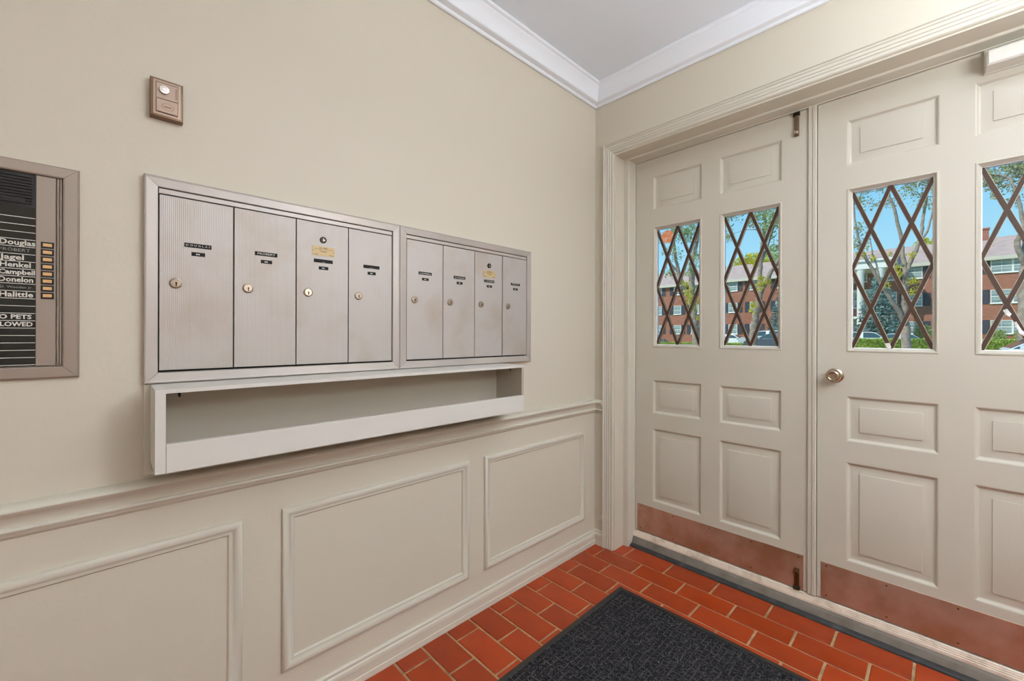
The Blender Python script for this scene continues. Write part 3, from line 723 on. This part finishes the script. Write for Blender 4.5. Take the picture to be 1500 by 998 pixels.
def tree(label, Y, limbs, crowns, sprigs, seed, size=.085, lm=None, group=None):
    """limbs: lists of (px, py, dY, radius m); crowns / sprigs: (px, py, dY, radius m, leaf count)"""
    rng = np.random.default_rng(seed)
    base = at(limbs[0][0][0], limbs[0][0][1], Y + limbs[0][0][2]); base.z = GZ
    root = thing('tree', base, label, 'tree', group)
    k = MB()
    tips = []
    for i, L in enumerate(limbs):
        pts = [at(px, py, Y + dy) for px, py, dy, r in L]; rad = [q_[3] for q_ in L]
        if i == 0: pts.insert(0, Vector((pts[0].x, pts[0].y, GZ - .05))); rad.insert(0, rad[0] * 1.25)
        fine = []; fr_ = []
        for j in range(len(pts) - 1):
            for s_ in range(4):
                f_ = s_ / 4; wob = Vector(tuple(rng.normal(size=3))) * rad[j] * .12
                fine.append(pts[j].lerp(pts[j + 1], f_) + (wob if s_ else Vector())); fr_.append(rad[j] * (1 - f_) + rad[j + 1] * f_)
        fine.append(pts[-1]); fr_.append(rad[-1])
        k.tube(fine, fr_, 9)
        tips += fine[len(fine) // 2:]
    k.build('trunk', BARK, root, smooth=True)
    k = MB()
    pts = []
    for px, py, dy, r, n in crowns:
        c = at(px, py, Y + dy)
        near = min(tips, key=lambda q_: (q_ - c).length)
        mid = near.lerp(c, .5) + Vector(tuple(rng.normal(size=3))) * r * .15
        k.tube([near, mid, c], [.035, .022, .008], 5)
        for s_ in range(7):
            d = Vector(tuple(rng.normal(size=3))).normalized() * r * rng.uniform(.5, .95)
            k.tube([c, c + d * .5 + Vector((0, 0, .05)), c + d], [.012, .008, .003], 4)
            m_ = n // 11
            pts.append(ball(rng, c + d * .8, r * .42, m_))
        pts.append(ball(rng, c, r, n // 7))
    k.build('branches', BARK, root)
    leaves('foliage', np.concatenate(pts), size, lm or LEAF, root, rng)
    if sprigs:
        pts = [ball(rng, at(px, py, Y + dy), r, n) for px, py, dy, r, n in sprigs]
        o = leaves('sprig_leaves', np.concatenate(pts), size * .9, LEAFY, root, rng); o['label'] = 'bright yellow-green leaves'
    return root
tree('grey-barked tree seen through the left pair of windows, by the sticker', 28,
     [[(1021, 506, 0, .30), (1018, 470, 0, .25), (1013, 440, 0, .23), (1014, 405, 0, .20), (1013, 385, .2, .17), (1020, 360, .5, .12), (1024, 330, .8, .08), (1026, 300, 1, .05), (1030, 250, 1, .03)],
      [(1014, 440, 0, .17), (1003, 425, -.2, .15), (994, 400, -.4, .13), (989, 375, -.6, .10), (987, 350, -.8, .08), (980, 320, -1, .06), (968, 280, -1.2, .03)],
      [(994, 400, -.4, .08), (982, 385, -.8, .06), (972, 362, -1, .04), (966, 345, -1.2, .02)]],
     [(990, 335, -1, 1.0, 420), (1003, 350, 0, 1.1, 420), (1018, 335, .5, 1.0, 520), (1022, 375, 0, .8, 260), (985, 375, -1, .9, 260), (970, 350, -1, .6, 150), (978, 400, -1, .6, 110),
      (1000, 300, 0, 1.6, 800), (1030, 300, 1, 1.5, 700), (965, 290, -1, 1.6, 700), (1040, 350, 0, 1.2, 400), (1000, 250, 0, 2.0, 900), (1010, 395, -.5, .6, 130)],
     [(1008, 428, -.8, .42, 110), (1011, 441, -.8, .42, 130), (1004, 415, -.8, .3, 60), (1015, 452, -.8, .3, 60), (1025, 440, -.5, .35, 60), (1024, 465, -.5, .25, 40)], 11)
tree('tall grey-barked tree with a forked trunk behind the parked grey car', 27,
     [[(1103, 505, 0, .24), (1104, 481, 0, .20), (1109, 452, 0, .19), (1113, 428, 0, .18), (1113, 405, 0, .13), (1115, 380, 0, .12), (1118, 345, .2, .10), (1122, 310, .4, .07), (1126, 260, .6, .04)],
      [(1113, 430, 0, .15), (1121, 414, -.1, .14), (1129, 399, -.2, .12), (1137, 388, -.3, .11), (1148, 365, -.4, .09), (1160, 330, -.5, .06), (1170, 280, -.5, .03)],
      [(1115, 385, 0, .07), (1125, 360, .4, .05), (1135, 330, .6, .03)]],
     [(1120, 318, 0, 1.0, 520), (1137, 322, -.5, .9, 480), (1108, 318, 0, .7, 220), (1128, 345, 0, .7, 260), (1072, 322, .5, .9, 250), (1064, 345, .5, .7, 150), (1140, 360, 0, .6, 150),
      (1130, 285, 0, 1.6, 800), (1090, 275, 0, 1.7, 600), (1160, 300, 0, 1.6, 800), (1180, 340, 0, 1.4, 500), (1120, 230, 0, 2.2, 900), (1070, 310, .5, .7, 150)],
     [(1116, 408, -.6, .28, 60), (1113, 418, -.6, .28, 60), (1110, 425, -.6, .22, 40), (1127, 413, -.6, .25, 40), (1103, 448, -.6, .25, 60), (1101, 456, -.6, .18, 30), (1105, 388, 0, .35, 60)], 12)
tree('many-limbed tree with crossing trunks left of the brick wing', 26,
     [[(1327, 500, 0, 0.185), (1326, 470, 0, 0.141), (1325, 440, 0, 0.133), (1327, 405, 0, 0.118), (1322, 375, 0, 0.089), (1321, 352, 0, 0.081), (1313, 318, -.2, 0.067), (1308, 300, -.3, 0.059), (1302, 285, -.4, 0.044), (1296, 255, -.6, 0.030)],
      [(1327, 402, 0, 0.096), (1333, 385, .1, 0.096), (1343, 364, .2, 0.081), (1350, 340, .3, 0.067), (1352, 318, .4, 0.059), (1357, 295, .5, 0.052), (1360, 260, .6, 0.037), (1362, 220, .6, 0.022)],
      [(1346, 358, .2, 0.052), (1358, 340, .3, 0.044), (1364, 320, .4, 0.037), (1368, 300, .4, 0.033), (1367, 270, .5, 0.022), (1360, 240, .6, 0.015)],
      [(1326, 478, 0, 0.111), (1318, 458, -.3, 0.096), (1304, 438, -.6, 0.089), (1289, 414, -.9, 0.081), (1274, 388, -1.1, 0.074), (1264, 370, -1.2, 0.063), (1257, 348, -1.3, 0.052), (1252, 320, -1.3, 0.037), (1250, 280, -1.3, 0.022)],
      [(1289, 412, -.9, 0.044), (1284, 388, -1, 0.037), (1278, 372, -1, 0.030), (1275, 350, -1, 0.015)]],
     [(1262, 284, 0, .55, 170), (1285, 275, 0, .55, 170), (1310, 290, 0, .55, 150), (1335, 268, 0, .7, 280), (1358, 265, 0, .7, 320), (1350, 290, .3, .55, 170), (1255, 300, -1, .5, 130), (1256, 335, -1.2, .5, 150),
      (1250, 360, -1.2, .5, 150), (1266, 350, -1, .4, 70), (1280, 300, -.5, .4, 70), (1366, 300, .3, .4, 80), (1330, 230, 0, 1.2, 600), (1280, 235, 0, 1.2, 550), (1375, 235, 0, 1.1, 500), (1230, 290, -1, 1.0, 400), (1320, 190, 0, 1.8, 800), (1390, 290, 0, .8, 250)],
     [(1262, 372, -1.4, .22, 60), (1268, 362, -1.4, .2, 40), (1278, 378, -1.2, .2, 40), (1312, 392, -.5, .28, 80), (1316, 402, -.5, .2, 50), (1334, 374, -.3, .2, 50), (1337, 412, -.5, .26, 60), (1340, 427, -.5, .24, 60), (1298, 418, -.8, .2, 40), (1303, 372, -.6, .15, 30)], 13, .065, LEAFD)
tree('thick tree with a twisted branch at the right edge of the view', 24,
     [[(1503, 500, 0, .24), (1502, 440, 0, .20), (1502, 400, 0, .18), (1508, 350, 0, .16), (1515, 300, 0, .12), (1520, 240, 0, .08), (1525, 170, 0, .04)],
      [(1503, 392, 0, .10), (1497, 378, -.2, .095), (1491, 364, -.3, .09), (1490, 352, -.3, .085), (1496, 342, -.3, .08), (1500, 328, -.3, .07), (1496, 312, -.3, .06), (1492, 290, -.3, .045), (1480, 262, -.3, .03)]],
     [(1450, 255, 0, .6, 340), (1475, 258, 0, .7, 480), (1495, 262, 0, .6, 400), (1440, 270, 0, .4, 130), (1462, 240, 0, .7, 420), (1492, 235, 0, .8, 520), (1455, 282, 0, .35, 80), (1490, 295, 0, .35, 90), (1440, 215, 0, 1.0, 500), (1530, 240, 0, 1.4, 700), (1480, 180, 0, 1.6, 800), (1550, 300, 0, 1.0, 400)],
     None, 14, .060, LEAFD)
for i, (px, py, Y, r, n, lab) in enumerate([(1100, 392, 78, 3.2, 900, 'round green treetop behind the roof, left of the forked trunk'), (1140, 386, 90, 4.2, 900, 'round green treetop behind the roof, right of the forked trunk'),
                                             (1364, 372, 76, 2.6, 700, 'green treetop peeping over the brick wing roof')]):
    rng = np.random.default_rng(50 + i); c = at(px, py, Y)
    rt = thing('tree', (c.x, c.y, GZ), lab, 'tree')
    k = MB(); k.tube([Vector((c.x, c.y, GZ)), Vector((c.x, c.y, c.z))], [.35, .15], 8); k.build('trunk', BARK, rt)
    leaves('foliage', ball(rng, c, (r, r, r * .8), n * 2), .28, LEAFY if i != 1 else LEAF, rt, rng)
def spruce(px, ytop, Y, rad, label, seed):
    rng = np.random.default_rng(seed); top = at(px, ytop, Y); h = top.z - GZ
    rt = thing('spruce', (top.x, top.y, GZ), label, 'tree')
    k = MB(); k.tube([Vector((top.x, top.y, GZ)), Vector((top.x, top.y, top.z))], [.16, .02], 8); k.build('trunk', BARK, rt)
    pts = []; k = MB()
    tiers = 17
    for t_ in range(tiers):
        z0 = GZ + .5 + (h - .6) * t_ / tiers; rr = rad * (1 - (t_ / tiers)) ** .85 + .08
        nb = 13 if t_ < 12 else 8
        for q_ in range(nb):
            a = 2 * math.pi * (q_ + rng.uniform(-.3, .3)) / nb; l = rr * rng.uniform(.75, 1.1)
            d = Vector((math.cos(a), math.sin(a), 0)); s_ = Vector((top.x, top.y, z0)); e_ = s_ + d * l + Vector((0, 0, -.18 * l + .1))
            k.tube([s_, s_.lerp(e_, .5) + Vector((0, 0, -.04 * l)), e_], [.025, .018, .006], 4)
            n = int(26 * l / rad) + 10
            f_ = rng.uniform(.15, 1, n)[:, None]
            P = np.array(s_) + (np.array(e_) - np.array(s_)) * f_ + rng.normal(size=(n, 3)) * np.array([.14, .14, .07]) * (rad / 2)
            pts.append(P)
    k.build('branches', BARK, rt)
    leaves('needles', np.concatenate(pts), .15, SPRUCEL, rt, rng)
spruce(1287, 402, 48.6, 2.4, 'blue-green spruce in front of the white columns', 21)
spruce(1147, 420, 49.4, 1.8, 'blue-green spruce behind the silver car', 22)
def hedge(x0, x1, Y0, Y1, z1, label, seed, n, z0=GZ):
    rng = np.random.default_rng(seed)
    rt = thing('hedge', ((x0 + x1) / 2, (Y0 + Y1) / 2, z0), label, 'hedge')
    k = MB(); k.bbox((x0 + .1, Y0 + .1, z0), (x1 - .1, Y1 - .1, z1 - .08), .1); k.build('hedge_core', HEDGEL, rt)
    P = np.stack([rng.uniform(x0, x1, n), rng.uniform(Y0, Y1, n), z1 - (z1 - z0) * rng.uniform(0, 1, n) ** 2.2 + rng.normal(size=n) * .035], 1)
    fr_ = rng.uniform(size=n) < .5; P[fr_, 1] = Y0 + rng.normal(size=fr_.sum()) * .05
    leaves('hedge_leaves', P, .07, HEDGEL, rt, rng)
xa, xb = at(1236, 500, 38).x, at(1545, 500, 38).x
hedge(xa, xb, 37.6, 39.2, .93, 'clipped green hedge in front of the brick wing', 31, 16000)
xa, xb = at(948, 505, 44).x, at(1098, 505, 44).x
hedge(xa, xb, 43.6, 44.6, .38, 'low strip of green groundcover before the white sedan', 32, 9000)
for i, (px, py, Y, r, lab) in enumerate([(1352, 486, 52.5, .75, 'dark shrub against the brick wing beside the forked tree'), (1462, 492, 54, .6, 'low shrub under the double windows at the right'), (1500, 492, 54, .6, 'second low shrub under the double windows, furthest right')]):
    rng = np.random.default_rng(60 + i); c = at(px, py, Y)
    rt = thing('shrub', (c.x, c.y, GZ), lab, 'shrub')
    k = MB(); k.tube([Vector((c.x, c.y, GZ)), Vector((c.x, c.y, c.z))], [.06, .03], 6); k.build('stem', BARK, rt)
    leaves('foliage', ball(rng, c, (r, r, r * .9), 900), .08, LEAF, rt, rng)

# ------------------------------------------------------------------ parked cars
def car(px, Y, L, H, W, m_, kind, flip, label, rack=False, gz=GZ):
    c = at(px, 495, Y); x0 = c.x
    rt = thing('car', (x0, Y, gz), label, 'car')
    sx = -1 if flip else 1                                     # nose towards -x when flipped
    T = lambda u, v, w_: (x0 + sx * u, Y + w_, gz + v)         # u along the car, v up, w across
    h = H; wl = .30
    if kind == 'suv':
        low = [(-.5, .32), (-.5, .62), (-.485, .70), (.20, .66), (.44, .60), (.49, .50), (.5, .30)]
        cab = [(-.485, .66), (-.44, .97), (-.36, 1.0), (.02, .99), (.10, .95), (.24, .66)]
    else:
        low = [(-.5, .30), (-.5, .60), (-.47, .68), (-.30, .68), (.20, .64), (.44, .56), (.49, .46), (.5, .28)]
        cab = [(-.36, .67), (-.24, .94), (-.14, 1.0), (.04, .99), (.10, .95), (.25, .65)]
    bot = [(.5, .16), (.40, .13)] + [(.31 + .085 * math.cos(a), .13 + .19 * math.sin(a)) for a in np.linspace(0, math.pi, 7)] + \
          [(-.29 + .085 * math.cos(a), .13 + .19 * math.sin(a)) for a in np.linspace(0, math.pi, 7)] + [(-.45, .13), (-.5, .18)]
    outl = [(u * L, v * h) for u, v in low + bot]
    k = MB()
    k.rings([[(u * .985, v, -W / 2) for u, v in outl], [(u, v, -W / 2 + .06) for u, v in outl], [(u, v, W / 2 - .06) for u, v in outl], [(u * .985, v, W / 2) for u, v in outl]], T, True, True)
    body = k.build('body', m_, rt)
    cb = [(u * L, v * h) for u, v in cab]; zb = min(v for u, v in cb)
    hw = lambda v: W / 2 - .05 - .17 * (v - zb) / (h - zb)
    k = MB(); k.rings([[(u, v, -hw(v)) for u, v in cb], [(u, v, hw(v)) for u, v in cb]], T, True, True); k.build('cabin', m_, rt)
    def inset(pts, f_):
        cx = sum(p[0] for p in pts) / len(pts); cy = sum(p[1] for p in pts) / len(pts)
        return [(cx + (u - cx) * f_, cy + (v - cy) * (f_ - .06)) for u, v in pts]
    um = -.08 * L
    def clip(pts, lo, hi):
        top = [(u, v) for u, v in pts if lo <= u <= hi]
        def zt(u):
            for (a, b_), (c_, d_) in zip(cb, cb[1:]):
                if a <= u <= c_: return b_ + (d_ - b_) * (u - a) / (c_ - a)
            return zb
        return [(max(lo, cb[0][0]), zt(max(lo, cb[0][0])))] + [q_ for q_ in top if max(lo, cb[0][0]) < q_[0] < min(hi, cb[-1][0])] + [(min(hi, cb[-1][0]), zt(min(hi, cb[-1][0]))), (min(hi, cb[-1][0]), zb), (max(lo, cb[0][0]), zb)]
    for s_ in (-1, 1):
        for lo, hi in ((-9, um - .04), (um + .04, 9)):
            poly = inset(clip(cb, lo, hi), .88)
            k = MB(); k.rings([[(u, v, s_ * (hw(v) + d_)) for u, v in poly] for d_ in (-.01, .012)], T, True, True); k.build('side_window', CGLASS, rt)
    for (a, b_) in ((cb[-2], cb[-1]), (cb[0], cb[1])):
        k = MB(); p, q_ = Vector(a).lerp(Vector(b_), .08), Vector(a).lerp(Vector(b_), .90)
        n_ = Vector((b_[1] - a[1], a[0] - b_[0])).normalized() * -.012
        if n_.x * (a[0] + b_[0]) < 0: n_ = -n_
        k.rings([[(p.x + n_.x * e_, p.y + n_.y * e_, -hw(p.y) + .07), (p.x + n_.x * e_, p.y + n_.y * e_, hw(p.y) - .07), (q_.x + n_.x * e_, q_.y + n_.y * e_, hw(q_.y) - .07), (q_.x + n_.x * e_, q_.y + n_.y * e_, -hw(q_.y) + .07)] for e_ in (-1, 1)], T, True, True)
        k.build('windscreen', CGLASS, rt)
    for u in (.31, -.29):
        for s_ in (-1, 1):
            k = MB(); r_ = .215 * h if kind != 'suv' else .2 * h
            Tw = lambda a, b_, w_: T(u * L + a, r_ + b_, s_ * (W / 2 - .11 + w_))
            k.cyl((0, 0), r_, -.09, .09, Tw, 22, .02); wh = k.build('wheel', TYRE, rt)
            k = MB(); k.cyl((0, 0), r_ * .62, .085, .105, Tw, 18, .015); k.build('hubcap', HUB, wh)
    for s_ in (-1, 1):
        k = MB(); k.box((.455 * L, .40 * h, s_ * W * .30 - .16), (.497 * L, .48 * h, s_ * W * .30 + .16), T); k.build('headlamp', HEADL, rt)
        k = MB(); k.box((-.506 * L, .50 * h, s_ * W * .38 - .12), (-.485 * L, .60 * h, s_ * W * .38 + .12), T); k.build('tail_lamp', LAMPR, rt)
        k = MB(); k.box((.17 * L, .66 * h, s_ * (W / 2 + .03) - .08), (.21 * L, .73 * h, s_ * (W / 2 + .03) + .08), T); k.build('wing_mirror', m_, rt)
        if rack:
            k = MB(); k.box((-.38 * L, h, s_ * .5 - .025), (.02 * L, h + .07, s_ * .5 + .025), T); k.build('roof_rail', TYRE, rt)
    return rt
car(952, 50.5, 4.4, 1.30, 1.75, CARB, 'sedan', False, 'slate blue car at the left edge of the window below the sticker')
car(1072, 49.5, 4.4, 1.38, 1.75, CARW, 'sedan', False, 'white sedan parked behind the green strip')
car(1121, 46.0, 4.6, 1.75, 1.8, CARS, 'suv', True, 'silver sport utility car parked left of the spruce')
car(1134, 42.0, 4.7, 1.45, 1.8, CARG, 'sedan', True, 'dark grey car in front of the silver one')
car(1272, 42.8, 4.6, 1.58, 1.8, CARW, 'suv', False, 'white car with roof rails behind the hedge', True)
car(1312, 45.1, 4.4, 1.45, 1.75, CARS, 'sedan', True, 'pale silver car behind the hedge beside the tree')
car(1596, 12.0, 4.5, 1.42, 1.8, CARW, 'sedan', True, 'white car nearest the doors, only its bonnet in view')
